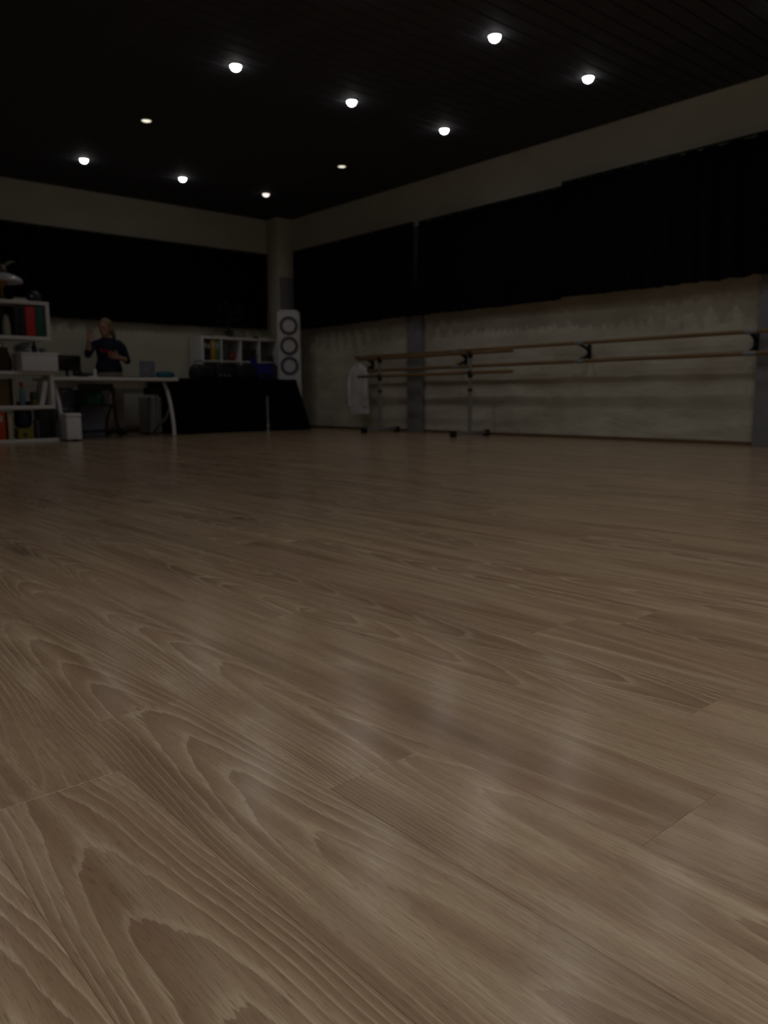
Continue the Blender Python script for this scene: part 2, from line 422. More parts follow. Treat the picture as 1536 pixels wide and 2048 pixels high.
# ---- black curtains
def curtain(label, axis, s0, s1, ztop, zbot, seed, base, t0=0.0, t1=0.0):
    t = thing('curtain', label, 'curtain', (base - .02, (s0 + s1) / 2, zbot) if axis == 'y' else ((s0 + s1) / 2, base - .02, zbot), group='black curtains along the walls')
    off = t.location; rg = random.Random(seed); ph = [rg.uniform(0, 6.28) for _ in range(5)]
    def depth(s, v):
        w = s + .05 * sin(s * 2.1 + ph[0]) + .03 * sin(s * 5.3 + ph[1])
        amp = .020 + .014 * sin(s * 1.7 + ph[2])
        spread = .7 + .8 * (1 - v)
        return spread * (amp * sin(2 * pi * w / .19 + ph[3]) + .012 * sin(2 * pi * w / .083 + ph[4] + 1.5 * (1 - v)))
    def fn_d(s, v):
        sag = .006 * sin(s * 1.9 + ph[1]) + .003 * sin(s * 9 + ph[4])
        z = zbot + sag * (1 - v) + (ztop - zbot) * v
        return base - .085 - depth(s, v), z
    def fn(u, v):
        s = s0 + (s1 - s0) * u; d, z = fn_d(s, v); s += (t0 * max(0, 1 - u * (s1 - s0) / .6) + t1 * max(0, 1 - (1 - u) * (s1 - s0) / .6)) * (1 - v)
        p = (d, s, z) if axis == 'y' else (s, d, z); q = (d + .004, s, z) if axis == 'y' else (s, d + .004, z)
        return Vector(p) - off, Vector(q) - off
    MB().grid(fn, max(20, int((s1 - s0) / .016)), 10).build('fabric', BLACKCLOTH, t)
    def band(z0, z1, k):
        def fb(u, w):
            s = s0 + (s1 - s0) * u; v = k; d, z = fn_d(s, v); z = z + z0 + (z1 - z0) * w; s += (t0 * max(0, 1 - u * (s1 - s0) / .6) + t1 * max(0, 1 - (1 - u) * (s1 - s0) / .6)) * (1 - v)
            p = (d - .003, s, z) if axis == 'y' else (s, d - .003, z); q = (d + .007, s, z) if axis == 'y' else (s, d + .007, z)
            return Vector(p) - off, Vector(q) - off
        return fb
    MB().grid(band(-.0, .03, 0.0), max(20, int((s1 - s0) / .016)), 1).build('hem', BLACKCLOTH, t)
    a, b = ((base - .085, s0, ztop + .012), (base - .085, s1, ztop + .012)) if axis == 'y' else ((s0, base - .085, ztop + .012), (s1, base - .085, ztop + .012))
    MB().tube([Vector(a) - off, Vector(b) - off], .012, 10).build('curtain_rail', BLACKMET, t)
    n = max(2, int((s1 - s0) / 1.2))
    for k in range(n + 1):
        s = s0 + .04 + (s1 - s0 - .08) * k / n
        p = Vector((base - .085, s, ztop + .012)) if axis == 'y' else Vector((s, base - .085, ztop + .012))
        w = Vector((base - .001, s, ztop + .012)) if axis == 'y' else Vector((s, base - .001, ztop + .012))
        MB().tube([p - off, w - off], .007, 8).build('rail_bracket', BLACKMET, t)
    return t
curtain('black curtain on the right wall between corner pillar and narrow pilaster gap', 'y', 7.79, 10.50, 2.715, 1.535, 1, XR - .085, t0=-.05)
curtain('long black curtain on the right wall, just right of the pilaster gap', 'y', 5.385, 7.675, 2.70, 1.53, 2, XR - .085, t1=.06)
curtain('long black curtain at the right edge of the picture, above the wall barre', 'y', -1.5, 5.41, 2.73, 1.535, 3, XR - .115)
curtain('long black curtain on the far wall behind the desk and shelves', 'x', .2, 7.16, 2.715, 1.56, 4, YB)

# ================================================================== CEILING DOWNLIGHTS
LENS_ON = emit('downlight_lens', (1.0, .965, .90), LENS_EMIT)
LENS_DIM = emit('downlight_lens_dim', (1.0, .93, .74), 1.15)
LENS_WARM = emit('downlight_lens_warm', (1.0, .90, .80), 1.6)
TRIM = M('downlight_trim', '8A8A8C', .35, .6)
trim_me = MB().lathe([(.040, .010), (.046, -.006), (.052, -.010), (.056, -.007), (.058, .0), (.056, .004), (.048, .006)], seg=28).mesh('trim_ring', TRIM)
can_me = MB().lathe([(.044, .004), (.044, .045), (.020, .06), (.018, .06), (.0405, .043), (.0405, .004)], seg=20).mesh('reflector', M('reflector', '9B9B9B', .25, .9))
def lens_mesh(mat, d): return MB().lathe([(.0005, -d), (.020, -.93 * d), (.036, -.72 * d), (.046, -.38 * d), (.048, -.005), (.040, .010), (.0005, .010)], seg=24).mesh('lens', mat)
lens_on, lens_dim, lens_warm = lens_mesh(LENS_ON, .052), lens_mesh(LENS_DIM, .014), lens_mesh(LENS_WARM, .045)
def downlight(x, y, label, group, lens=lens_on, watts=1.0, colour=(1.0, .965, .93)):
    t = thing('ceiling_downlight', label, 'downlight', (x, y, H), group=group)
    for nm, me_ in (('trim_ring', trim_me), ('reflector', can_me), ('lens', lens)):
        o = bpy.data.objects.new(nm, me_); COL.objects.link(o); o.parent = t
    L = bpy.data.lights.new('downlight_lamp', 'SPOT'); L.energy = LAMP_W * watts; L.color = colour
    L.spot_size = radians(165); L.spot_blend = 1.0; L.shadow_soft_size = .035
    lo = bpy.data.objects.new('downlight_lamp', L); COL.objects.link(lo); lo.parent = t; lo.location = (0, 0, -.09)
    return t
CX = [6.300, 5.043, 3.778, 1.27, .01]; RY_ = [4.416, 6.205, 7.960, 9.662]
seen = [
    (0, 0, 'bright downlight at far right of the ceiling, nearest the right wall beam', lens_on, 1),
    (1, 0, 'bright downlight highest in the picture, right of centre on the dark ceiling', lens_on, 1),
    (0, 1, 'bright downlight above the narrow pilaster gap, lower right of the ceiling middle', lens_on, 1),
    (1, 1, 'bright downlight nearest the middle of the dark slatted ceiling', lens_on, 1),
    (2, 1, 'bright downlight at upper left, the highest one on the left half', lens_on, 1),
    (0, 2, 'small dim yellowish downlight towards the corner, right of the warm one', lens_dim, .45),
    (2, 2, 'small dim yellowish downlight on the left half of the ceiling', lens_dim, .45),
    (0, 3, 'warm-tinted downlight nearest the corner pillar', lens_warm, .6),
    (1, 3, 'white downlight between leftmost downlight and the warm one by the corner', lens_on, .8),
    (2, 3, 'leftmost downlight, low on the ceiling above the desk person', lens_on, .8)]
for c, r, lab, ln, w in seen:
    downlight(CX[c], RY_[r], lab, 'ceiling downlights', ln, w * .70, (1.0, .86, .70) if ln is lens_warm else (1.0, .965, .93))
for c, yv, w in [(0, 2.63, .45), (1, 2.63, .45), (2, 2.63, .45), (2, 4.416, .42), (3, 6.205, .3), (3, 7.96, .3), (0, .84, .6), (1, .84, .8), (2, .84, 1.4),
                 (3, .84, 2.4), (4, .84, 2.6), (2, -.95, 2.2), (3, -.95, 3.0), (4, -.95, 3.2), (2, -2.7, 1.6), (3, -2.7, 2.0), (4, -2.7, 2.0)]:
    downlight(CX[c], yv, 'bright ceiling downlight nearer than those in the picture', 'ceiling downlights nearer the camera', watts=w * NEAR)

# ================================================================== BALLET BARRES
# wall barre: two rails on curved black brackets
wb = thing('wall_barre', 'wall-mounted double wooden ballet barre on black curved brackets along the right wall', 'barre', (7.30, 5.2, 0))
YW0, YW1 = -1.2 - 5.2, 8.97 - 5.2
MB().tube([(0, YW0, 1.04), (0, YW1, 1.04)], .020, 14).build('rail', RAIL, wb)
MB().tube([(0, YW0, .845), (0, YW1, .845)], .020, 14).build('rail', RAIL, wb)
for yb in (8.80, 6.97, 5.13, 3.29, 1.45, -.4):
    wall_x = XR - .012 - 7.30
    if 3.0 < yb < 3.32: wall_x = 7.42 - 7.30
    y = yb - 5.2
    arc = [(.012 + (wall_x - .02) * sin(pi * k / 10) ** .8, y, .845 + .02 + (.155) * k / 10) for k in range(11)]
    b = MB()
    for k in range(10):
        b.tube([arc[k], arc[k + 1]], .017, 8, dome=True)
    b.box((wall_x - .012, y - .025, .86), (wall_x, y + .025, 1.03), .004)
    br = b.build('bracket', BLACKMET, wb)
    for zr in (1.04, .845):
        MB().lathe([(.0215, -.055), (.0235, -.05), (.0235, .05), (.0215, .055)], (0, y, zr), 16, (0, 1, 0)).build('saddle', GREYSTEEL, br)
# free-standing barre in front of it
pb = thing('portable_barre', 'free-standing double wooden ballet barre on grey posts with black-capped feet', 'barre', (7.0, 7.25, 0))
for zr in (.985, .755): MB().tube([(0, -1.43, zr), (0, 1.29, zr)], .021, 14, dome=True).build('rail', RAIL, pb)
for yp in (8.09 - 7.25, 6.45 - 7.25):
    po = MB().tube([(.0, yp, .05), (.0, yp, .55)], .024, 14).tube([(.0, yp, .5), (.0, yp, .955)], .018, 12).build('post', GREYSTEEL, pb)
    MB().lathe([(.026, 0), (.029, .004), (.029, .03), (.026, .034)], (.0, yp, .535), 16).build('height_collar', BLACKPL, po)
    for zr in (.985, .755):
        m = MB().lathe([(.0225, -.03), (.027, -.026), (.027, .026), (.0225, .03)], (0, yp, zr), 16, (0, 1, 0))
        m.box((-.024, yp - .02, zr - .06), (.024, yp + .02, zr - .018), .005); m.build('rail_clamp', BLACKPL, pb)
    ft = MB().box((-.28, yp - .025, .028), (.30, yp + .025, .066), .006).build('foot', GREYSTEEL, pb)
    for xf in (-.285, .300):
        MB().box((xf - .035, yp - .034, 0), (xf + .035, yp + .034, .076), .014).build('end_cap', BLACKPL, ft)
# white shirt on a hanger, hooked on the end of the wall barre
sh = thing('hanging_shirt', 'white shirt on a hanger hooked over the end of the wall barre', 'shirt', (7.30, 8.90, .24))
def shirt_ring(w, d, z, n=40, wob=.0, ph=0):
    return [Vector(((d + wob * sin(5 * a + ph) * .6) * sin(a), (w + wob * cos(7 * a + ph)) * cos(a), z)) for a in [2 * pi * k / n for k in range(n)]]
prof = [(.205, .045, 0), (.21, .05, .05), (.205, .05, .2), (.20, .05, .35), (.205, .05, .48), (.215, .05, .56), (.205, .046, .61), (.175, .04, .645), (.12, .034, .675), (.06, .03, .69)]
MB().ring_loft([shirt_ring(w, d, z, 40, .012 * (1 - z / .7), z * 2) for w, d, z in prof]).build('body', cloth('white_cotton', 'D6D6DC', .9), sh)
for s in (-1, 1):
    MB().tube([(0, s * .165, .60), (-.025, s * .185, .45), (-.032, s * .178, .25), (-.03, s * .172, .12)], [.035, .036, .034, .030], 14, dome=True).build('sleeve', MATS['white_cotton'], sh)
MB().lathe([(.05, 0), (.055, .01), (.052, .03), (.045, .03), (.046, .01)], (0, 0, .685), 20).build('collar', MATS['white_cotton'], sh)
MB().tube([(0, 0, .69), (0, 0, .775), (.0, -.01, .80)] + [(.0, .027 * cos(a) * 1.0 + .017 - .0, .80 + .030 * sin(a)) for a in (3.1, 2.4, 1.7, 1.0, .3)], .004, 8).build('hanger_hook', STEEL, sh)

# ================================================================== LEFT BOOKCASE
bc = thing('zigzag_bookcase', 'tall white open bookcase with stepped side panels at the left edge', 'bookcase', (2.45, 9.48, 0))
BX0, BX1, BY0, BY1 = 1.70 - 2.45, 3.15 - 2.45, -.15, .15
for z0 in (0, .375, .755, 1.14, 1.525):
    x1 = BX1 + (.02 if z0 < .1 else 0)
    box('shelf_board', (BX0, BY0, z0), (x1, BY1, z0 + .038), WHITE, bc, .003)
for z0, z1, xs in ((1.178, 1.525, BX1), (.413, .755, BX1), (.793, 1.14, BX0 + .04), (.038, .375, BX0 + .04)):
    box('side_panel', (xs - .04, BY0, z0), (xs, BY1, z1), WHITE, bc, .003)
box('divider', (2.10 - 2.45, BY0 + .01, .038), (2.13 - 2.45, BY1, .375), WHITE, bc, .003)
box('divider', (2.10 - 2.45, BY0 + .01, 1.178), (2.13 - 2.45, BY1, 1.525), WHITE, bc, .003)

def binder(x, y, z, w, h, d, mat, label, tilt=0.0, group=None, ring=True, yaw=0):
    t = thing('ring_binder', label, 'binder', (x, y, z), radians(yaw), group=group)
    o = MB().box((0, 0, 0), (w, d, h), .006).build('cover', mat, t); o.rotation_euler = (0, radians(tilt), 0)
    q = MB().box((w * .2, -.0015, h * .62), (w * .8, .003, h * .86), .001).build('spine_label', M('paper_label', 'B9B7B0', .8), o) if ring else None
    if ring:
        MB().lathe([(.008, 0), (.011, .0005), (.011, .003), (.008, .003)], (w / 2, -.0025, h * .22), 14, (0, 1, 0)).build('finger_ring', STEEL, o)
    return t
DK = M('dark_binder', '1E2128', .6); RED = M('red_binder', 'C9302C', .5); GRN = M('green_binder', '0F5B4B', .5)
zb = 1.178
for k, (x, w, m, l) in enumerate(((2.775, .058, DK, 'dark grey ring binder, left of the pair beside the red binder'), (2.835, .055, DK, 'dark grey ring binder touching the red binder'),
        (2.892, .105, RED, 'bright red ring binder on the top shelf of the left bookcase'), (3.002, .09, GRN, 'dark green ring binder between red binder and white side panel'))):
    binder(x, 9.345, zb, w, .325 if k > 1 else .32, .27, m, l, 0, 'binders on the left bookcase', ring=False)
wv = thing('white_vase', 'small white ceramic jar left of the dark binders on the top shelf', 'jar', (2.715, 9.44, zb))
MB().lathe([(.035, 0), (.045, .01), (.05, .08), (.04, .16), (.03, .18), (.033, .19), (.026, .19), (.024, .18)], seg=20).build('body', M('ceramic', 'A6A398', .4), wv)
MB().lathe([(.036, .19), (.036, .21), (.012, .222), (.008, .24), (.001, .242)], seg=18).build('lid', M('ceramic', 'A6A398', .4), wv)
bb = thing('black_box', 'small black box high on the top shelf behind the white jar', 'box', (2.66, 9.54, zb)); box('body', (0, -.03, 0), (.10, .06, .28), BLACKPL, bb); box('lid', (-.004, -.034, .28), (.104, .064, .31), BLACKPL, bb)
ob = thing('ochre_book', 'ochre paperback standing at the left of the top shelf', 'book', (2.58, 9.39, zb)); box('cover', (0, 0, 0), (.035, .18, .27), M('ochre_cover', '6E5A22', .7), ob, .002); box('pages', (.004, -.001, .004), (.031, .178, .266), M('page_edge', 'BDB296', .9), ob, .001)

# row two: white box with small things on it
wx = thing('white_storage_box', 'plain white storage box jutting out of the left bookcase', 'box', (2.985, 9.44, .793))
box('body', (-.195, -.20, 0), (.195, .14, .185), WHITEPL, wx, .006); box('lid', (-.20, -.206, .175), (.20, .146, .205), WHITEPL, wx, .006)
zt = .793 + .205
gp = thing('crumpled_papers', 'small heap of grey papers lying on the white storage box', 'papers', (2.855, 9.42, zt))
for k in range(5):
    rg = random.Random(k)
    def fp(u, v, k=k): 
        zz = .012 * k + .018 * mnoise.noise(Vector((u * 3, v * 3, k * 3.3))) + .018 + .012 * k * u
        p = Vector((-.08 + .15 * u, -.09 + .16 * v, zz)); return p, p + Vector((0, 0, -.003))
    MB().grid(fp, 8, 8).build('sheet', M('grey_paper', '8A878C', .85), gp).rotation_euler = (0, 0, .3 * k - .5)
db = thing('dark_bottle', 'small dark bottle standing on the white storage box', 'bottle', (2.99, 9.43, zt))
MB().lathe([(.026, 0), (.028, .006), (.028, .075), (.013, .095), (.012, .105)], seg=18).build('body', M('dark_glass', '1B1A18', .25), db); MB().lathe([(.014, .105), (.014, .128), (.011, .131)], seg=16).build('cap', BLACKPL, db)
sc_ = thing('grey_cup', 'tiny grey cup at the right end of the white storage box', 'cup', (3.06, 9.40, zt))
MB().lathe([(.022, 0), (.026, .004), (.030, .055), (.027, .055), (.023, .008), (.001, .006)], seg=18).build('body', M('grey_ceramic', '55525C', .4), sc_)
MB().tube([(.028, 0, .045), (.045, 0, .04), (.045, 0, .02), (.026, 0, .014)], .004, 8).build('handle', M('grey_ceramic', '55525C', .4), sc_)
br_ = thing('brown_bag', 'crumpled brown bag left of the white storage box', 'bag', (2.62, 9.46, .793))
MB().ring_loft([[Vector(((.12 + .012 * sin(3 * a + z * 20)) * cos(a) * s, (.09 + .01 * cos(4 * a)) * sin(a) * s, z)) for a in [2 * pi * k / 24 for k in range(24)]] for z, s in ((0, .95), (.03, 1.05), (.1, 1.0), (.17, .92), (.22, .8), (.26, .86))]).build('body', M('brown_paper', '3B2D20', .85, bump=.3), br_)
MB().tube([(-.05, 0, .25), (-.045, 0, .31), (0, 0, .335), (.045, 0, .31), (.05, 0, .25)], .005, 8).build('handle', M('brown_cord', '2A2018', .9), br_)

# row three
z3 = .413
sp = thing('spray_bottle', 'pale blue bottle with a red cap on the third shelf', 'bottle', (2.80, 9.43, z3))
MB().lathe([(.028, 0), (.031, .008), (.031, .14), (.022, .18), (.014, .195), (.013, .21)], seg=20).build('body', M('blue_bottle', '5E7F8E', .35), sp)
MB().lathe([(.018, .21), (.021, .214), (.021, .252), (.017, .262), (.001, .264)], seg=18).build('cap', M('red_cap', 'B02A1C', .45), sp)
tr = thing('black_tray', 'shallow round black tray behind the pale blue bottle', 'tray', (2.868, 9.55, z3))
MB().lathe([(.08, 0), (.085, .004), (.095, .04), (.091, .04), (.08, .008), (.001, .006)], seg=28).build('dish', BLACKPL, tr); MB().lathe([(.092, .038), (.097, .040), (.097, .046), (.092, .046), (.090, .042)], seg=28).build('rim', BLACKPL, tr)
sp.location.y = 9.365
lf = thing('pale_folder', 'pale blue upright folder left of the red-capped bottle', 'folder', (2.715, 9.40, z3)); box('cover', (0, 0, 0), (.035, .22, .30), M('pale_blue', '6C7180', .6), lf); box('papers', (.006, -.003, .006), (.029, .21, .294), M('page_edge', 'BDB296', .9), lf, .001)
tw = thing('tan_box', 'tan cardboard box at the left of the third shelf', 'box', (2.60, 9.42, z3)); box('body', (-.04, 0, 0), (.09, .18, .29), M('tan_card', '6B5638', .85), tw); box('flap', (-.042, -.002, .25), (.092, .182, .294), M('tan_card', '6B5638', .85), tw)
cb = thing('patterned_carton', 'small dark green and ochre carton beside the tilted white folder', 'carton', (2.905, 9.335, z3)); box('body', (0, 0, 0), (.065, .10, .14), M('carton_green', '2F3F2C', .6), cb); box('lower_band', (-.001, -.001, .0), (.066, .101, .06), M('carton_ochre', '6E5A1E', .6), cb)
box('top_flap', (.002, .002, .14), (.063, .098, .152), M('carton_green', '2F3F2C', .6), cb)
binder(2.985, 9.38, z3, .055, .29, .22, WHITEPL, 'white ring binder leaning against the right side panel', 14, 'binders on the left bookcase', ring=False)
# row four
z4 = .038
orb = thing('orange_file', 'orange file box at the left edge of the bottom shelf', 'file', (2.50, 9.36, z4)); box('body', (-.02, 0, 0), (.105, .24, .31), M('orange_card', 'C0451A', .6), orb); box('label_strip', (.01, -.002, .2), (.075, .003, .27), M('paper_label', 'B9B7B0', .8), orb, .001)
tb = thing('brown_folder', 'brown folder between orange file and blue bag', 'folder', (2.63, 9.38, z4)); box('cover', (0, 0, 0), (.06, .22, .30), M('brown_cover', '4A3A24', .8), tb); box('papers', (.006, -.003, .005), (.054, .21, .294), M('page_edge', 'BDB296', .9), tb, .001)
yb_ = thing('yellow_tub', 'yellow tub on the bottom shelf under the blue bag', 'tub', (2.82, 9.45, z4))
MB().box((-.085, -.075, 0), (.085, .075, .105), .015, 3).build('body', M('yellow_plastic', '8A7E12', .45), yb_); MB().box((-.09, -.08, .10), (.09, .08, .122), .008).build('lid', M('yellow_plastic', '8A7E12', .45), yb_)
MB().lathe([(.022, 0), (.026, .002), (.026, .006), (.022, .008)], (-.01, -.077, .05), 18, (0, -1, 0)).build('badge', M('dark_ochre', '4E4408', .6), yb_)
bl = thing('blue_bag', 'dark blue rounded fabric bag resting on the yellow tub', 'bag', (2.82, 9.46, z4 + .123))
MB().ring_loft([[Vector(((.096 + .006 * sin(3 * a + z * 15)) * cos(a) * s, (.085 + .006 * cos(4 * a)) * sin(a) * s, z)) for a in [2 * pi * k / 28 for k in range(28)]] for z, s in ((0, .55), (.012, .78), (.04, .95), (.1, 1.0), (.16, .98), (.185, .93), (.2, .8))]).build('body', M('blue_nylon', '0E1238', .6, bump=.3), bl)
MB().ring_loft([[Vector((.100 * cos(a) * s, .080 * sin(a) * s, z)) for a in [2 * pi * k / 28 for k in range(28)]] for z, s in ((.178, .99), (.186, 1.02), (.196, 1.0))]).build('rim_band', M('blue_band', '0A0D26', .7), bl)
pk = thing('pink_box', 'narrow dusty pink box between yellow tub and black case', 'box', (2.93, 9.36, z4)); box('body', (0, 0, 0), (.04, .10, .20), M('dusty_pink', '4C4146', .7), pk); box('lid', (-.002, -.002, .18), (.042, .102, .21), M('dusty_pink2', '5A464C', .7), pk)
bk = thing('black_case', 'tall black case at the open right end of the bottom shelf', 'case', (3.05, 9.47, z4)); box('body', (-.07, -.10, 0), (.085, .13, .325), BLACKPL, bk, .01); box('front_panel', (-.055, -.104, .02), (.07, -.098, .305), BLACKMET, bk, .002)
MB().tube([(-.03, 0, .32), (-.03, 0, .334), (.045, 0, .334), (.045, 0, .32)], .005, 8).build('handle', BLACKMET, bk)
# on top
z5 = 1.563
GOLD = M('gilt_metal', 'A67C3A', .3, .85); 
tp = thing('gilt_ornament', 'gilt stemmed ornament with wide white dome and grey leaf-shaped tip', 'ornament', (2.70, 9.47, z5))
MB().lathe([(.06, 0), (.062, .012), (.045, .02), (.016, .04), (.014, .13), (.03, .15), (.085, .20), (.095, .225), (.001, .23)], seg=28).build('stem', GOLD, tp)
MB().lathe([(.222, .195), (.226, .205), (.21, .235), (.17, .262), (.11, .285), (.03, .295), (.001, .296), (.001, .286), (.10, .272), (.16, .25), (.2, .222)], seg=36).build('dome', M('white_dome', 'BEBEC4', .35), tp)
MB().lathe([(.05, .292), (.07, .31), (.06, .36), (.035, .385), (.001, .392)], seg=22).build('cap', M('brown_gilt', '5C3F2A', .5), tp)
MB().ring_loft([[Vector((.02 + .155 * q, .022 * (1 - q * .8) * cos(a), .355 + .075 * sin(q * 1.7) + .024 * (1 - .75 * abs(2 * q - .7)) * sin(a))) for a in [2 * pi * k / 14 for k in range(14)]] for q in (0, .12, .25, .4, .55, .7, .85, 1.0)]).build('leaf_tip', M('wing_grey', '7C7872', .5), tp)
hp = thing('peaked_hat', 'dark navy peaked hat lying on top of the left bookcase', 'hat', (3.03, 9.46, z5))
MB().lathe([(.088, 0), (.090, .02), (.082, .07), (.06, .11), (.025, .13), (.001, .133)], seg=26).build('crown', M('navy_cloth', '141A3A', .55, bump=.2), hp)
MB().ring_loft([[Vector((r_ * cos(a) * 1.0, -.05 - r_ * .75 * max(0, -sin(a)) + r_ * .2 * max(0, sin(a)), z)) for a in [2 * pi * k / 20 for k in range(20)]] for r_, z in ((.07, .002), (.078, .006), (.078, .012), (.07, .015))]).build('peak', M('navy_cloth2', '0E1228', .6), hp)
MB().lathe([(.014, 0), (.016, .003), (.010, .008), (.001, .009)], (-.045, -.068, .06), 14, (-.5, -1, .3)).build('badge', STEEL, hp)
nb = thing('navy_notebook', 'thin dark notebook lying on top of the left bookcase', 'notebook', (2.78, 9.365, z5)); box('cover', (.01, -.015, .0145), (.15, .045, .034), M('navy_cover', '10121F', .6), nb); 
box('pages', (.014, -.016, .018), (.148, .043, .030), M('page_edge', 'BDB296', .9), nb, .001); nb.location.x = 2.77
wp = tag(box('white_paper_stack', (2.775, 9.345, z5), (2.93, 9.42, z5 + .0135), WHITEPL, None, .002), 'low white paper stack under the dark notebook on the bookcase', 'paper')

# ================================================================== WHITE DESK
dk = thing('white_desk', 'white desk with curved splayed metal legs beside the bookcase', 'desk', (3.95, 9.78, 0))
box('table_top', (-.78, -.38, .70), (.78, .37, .738), WHITE, dk, .006)
for s in (-1, 1):
    xa = s * .70
    fr = [(xa, -.10, .70), (xa, -.20, .58), (xa, -.275, .42), (xa, -.32, .26), (xa, -.345, .12), (xa, -.35, .006)]
    MB().tube(fr, [.022, .023, .024, .024, .024, .025], 14).build('leg', WHITEPL, dk)
    MB().tube([(xa, -.285, .38), (xa, -.12, .22), (xa, .10, .12), (xa, .27, .006)], [.016, .02, .02, .022], 12).build('leg', M('grey_leg', '8E8886', .5), dk)
    MB().tube([(xa, .13, .70), (xa, .12, .40), (xa, .10, .12)], .014, 10).build('strut', M('grey_leg', '8E8886', .5), dk)
    MB().box((xa - .04, -.16, .688), (xa + .04, .2, .70), .002).build('mount_plate', GREYSTEEL, dk)
box('under_desk_box', (.62, .10, .53), (.76, .34, .70), BLACKPL, dk, .006)
box('rear_rail', (-.66, .22, .62), (.62, .24, .70), WHITE, dk, .003)
ZD = .738
# monitor, phone, cup, papers, laptop, pouch
mo = thing('monitor', 'wide black monitor at the left end of the white desk', 'monitor', (3.52, 9.93, ZD), radians(4))
box('screen', (-.17, -.015, .085), (.17, .015, .275), M('screen_black', '050507', .3), mo, .006); box('bezel', (-.165, -.017, .255), (.165, -.013, .27), BLACKMET, mo, .001)
MB().tube([(0, .01, .01), (0, .015, .12)], .018, 12).build('stand', BLACKPL, mo); MB().lathe([(.085, 0), (.088, .004), (.08, .012), (.02, .016), (.001, .016)], seg=24).build('base', BLACKPL, mo)
ph = thing('desk_phone', 'dark desk telephone with handset in front of the monitor', 'telephone', (3.60, 9.62, ZD), radians(8))
MB().box((-.10, -.09, 0), (.10, .09, .035), .01, 3, RX(8)).build('base', M('phone_dark', '15161E', .4), ph).location.z = .012
MB().tube([(-.075, -.07, .06), (-.078, -.03, .072), (-.078, .03, .078), (-.075, .07, .075)], [.02, .013, .013, .02], 12, dome=True).build('handset', BLACKPL, ph)
box('keypad', (-.03, -.06, .044), (.075, .05, .054), M('phone_keys', '3A3C48', .5), ph, .003)
wc = thing('white_dispenser', 'small white upright dispenser beside the dark telephone', 'dispenser', (3.70, 9.52, ZD))
MB().lathe([(.024, 0), (.026, .004), (.02, .02), (.018, .05), (.022, .058), (.022, .085), (.014, .1), (.001, .102)], seg=18).build('body', WHITEPL, wc); MB().tube([(0, -.02, .085), (.0, -.04, .088)], .005, 8).build('spout', WHITEPL, wc)
pp = thing('loose_papers', 'loose brownish papers at the left corner of the white desk', 'papers', (3.30, 9.52, ZD))
for k in range(3):
    o = MB().box((-.10, -.07, .002 * k), (.10, .07, .002 * k + .0018), 0).build('sheet', M('buff_paper', '7C726C', .85), pp); o.rotation_euler = (0, 0, .25 * k - .1)
wpn = thing('paper_note', 'bright white sheet on the front edge of the white desk', 'paper', (3.64, 9.455, ZD)); MB().box((-.06, -.05, 0), (.06, .045, .003), .0005).build('sheet', M('bright_paper', 'EDEAE6', .8), wpn); MB().box((-.06, -.052, 0), (.0, -.045, .012), .001).build('curled_edge', M('bright_paper', 'EDEAE6', .8), wpn)
lp = thing('laptop', 'open laptop with grey lid standing on the right half of the desk', 'laptop', (4.47, 9.74, ZD), radians(-18))
box('keyboard_base', (-.10, .0, .0), (.09, .19, .016), M('laptop_dark', '2B2D36', .4), lp, .004)
o = box('lid', (-.10, -.006, 0), (.09, .006, .205), M('laptop_grey', '757887', .5), lp, .005); o.rotation_euler = (radians(14), 0, 0); o.location = (0, .0, .017)
MB().lathe([(.012, 0), (.014, .001), (.001, .0015)], (-.01, -.0062, .11), 16, (0, -1, 0)).build('lid_badge', STEEL, o)
mp = thing('dark_tablet', 'dark flat tablet lying left of the laptop on the desk', 'tablet', (4.22, 9.60, ZD), radians(10)); box('body', (-.12, -.08, 0), (.10, .08, .012), M('tablet_dark', '171922', .35), mp, .004); box('glass', (-.11, -.07, .0115), (.09, .07, .0135), M('tablet_glass', '0A0B10', .15), mp, .001)
tl = thing('teal_pouch', 'teal zipped pouch at the right end of the white desk', 'pouch', (4.66, 9.62, ZD), radians(6))
MB().ring_loft([[Vector((x, .07 * s * cos(a), .045 + .045 * s * sin(a) * (1.0 if sin(a) > 0 else 1.0))) for a in [2 * pi * k / 18 for k in range(18)]] for x, s in ((-.125, .35), (-.115, .75), (-.07, .98), (0, 1.0), (.07, .95), (.105, .7), (.115, .3))]).build('body', M('teal_fabric', '0F5A6A', .7, bump=.3), tl)
MB().tube([(-.11, 0, .082), (-.05, .0, .09), (.05, 0, .089), (.10, 0, .076)], .004, 8).build('zip', STEEL, tl)

# under and around the desk
bn = thing('white_bin', 'white pedal bin standing in front of the left desk leg', 'bin', (3.285, 9.33, 0))
bn.location = (3.30, 9.285, 0)
MB().box((-.088, -.085, .012), (.088, .085, .275), .018, 3).build('body', WHITEPL, bn); MB().box((-.092, -.089, .275), (.092, .089, .318), .016, 3).build('lid', WHITEPL, bn); MB().box((-.03, -.10, .012), (.03, -.08, .022), .003).build('pedal', BLACKPL, bn); MB().box((-.085, -.082, 0), (.085, .082, .014), .004).build('base', BLACKPL, bn)
ch = thing('black_chair', 'black tubular-frame chair tucked under the white desk', 'chair', (3.74, 9.78, 0))
for s in (-1, 1):
    MB().tube([(s * .20, -.18, .655), (s * .205, -.17, .40), (s * .245, -.235, .01)], .013, 10).build('leg', BLACKMET, ch)
    MB().tube([(s * .20, -.12, .40), (s * .21, .08, .22), (s * .24, .20, .01)], .013, 10).build('leg', BLACKMET, ch)
MB().box((-.20, -.19, .385), (.20, .19, .415), .012, 3).build('seat', BLACKPL, ch)
MB().box((-.20, -.195, .585), (.20, -.17, .665), .01, 3).build('backrest', BLACKPL, ch)
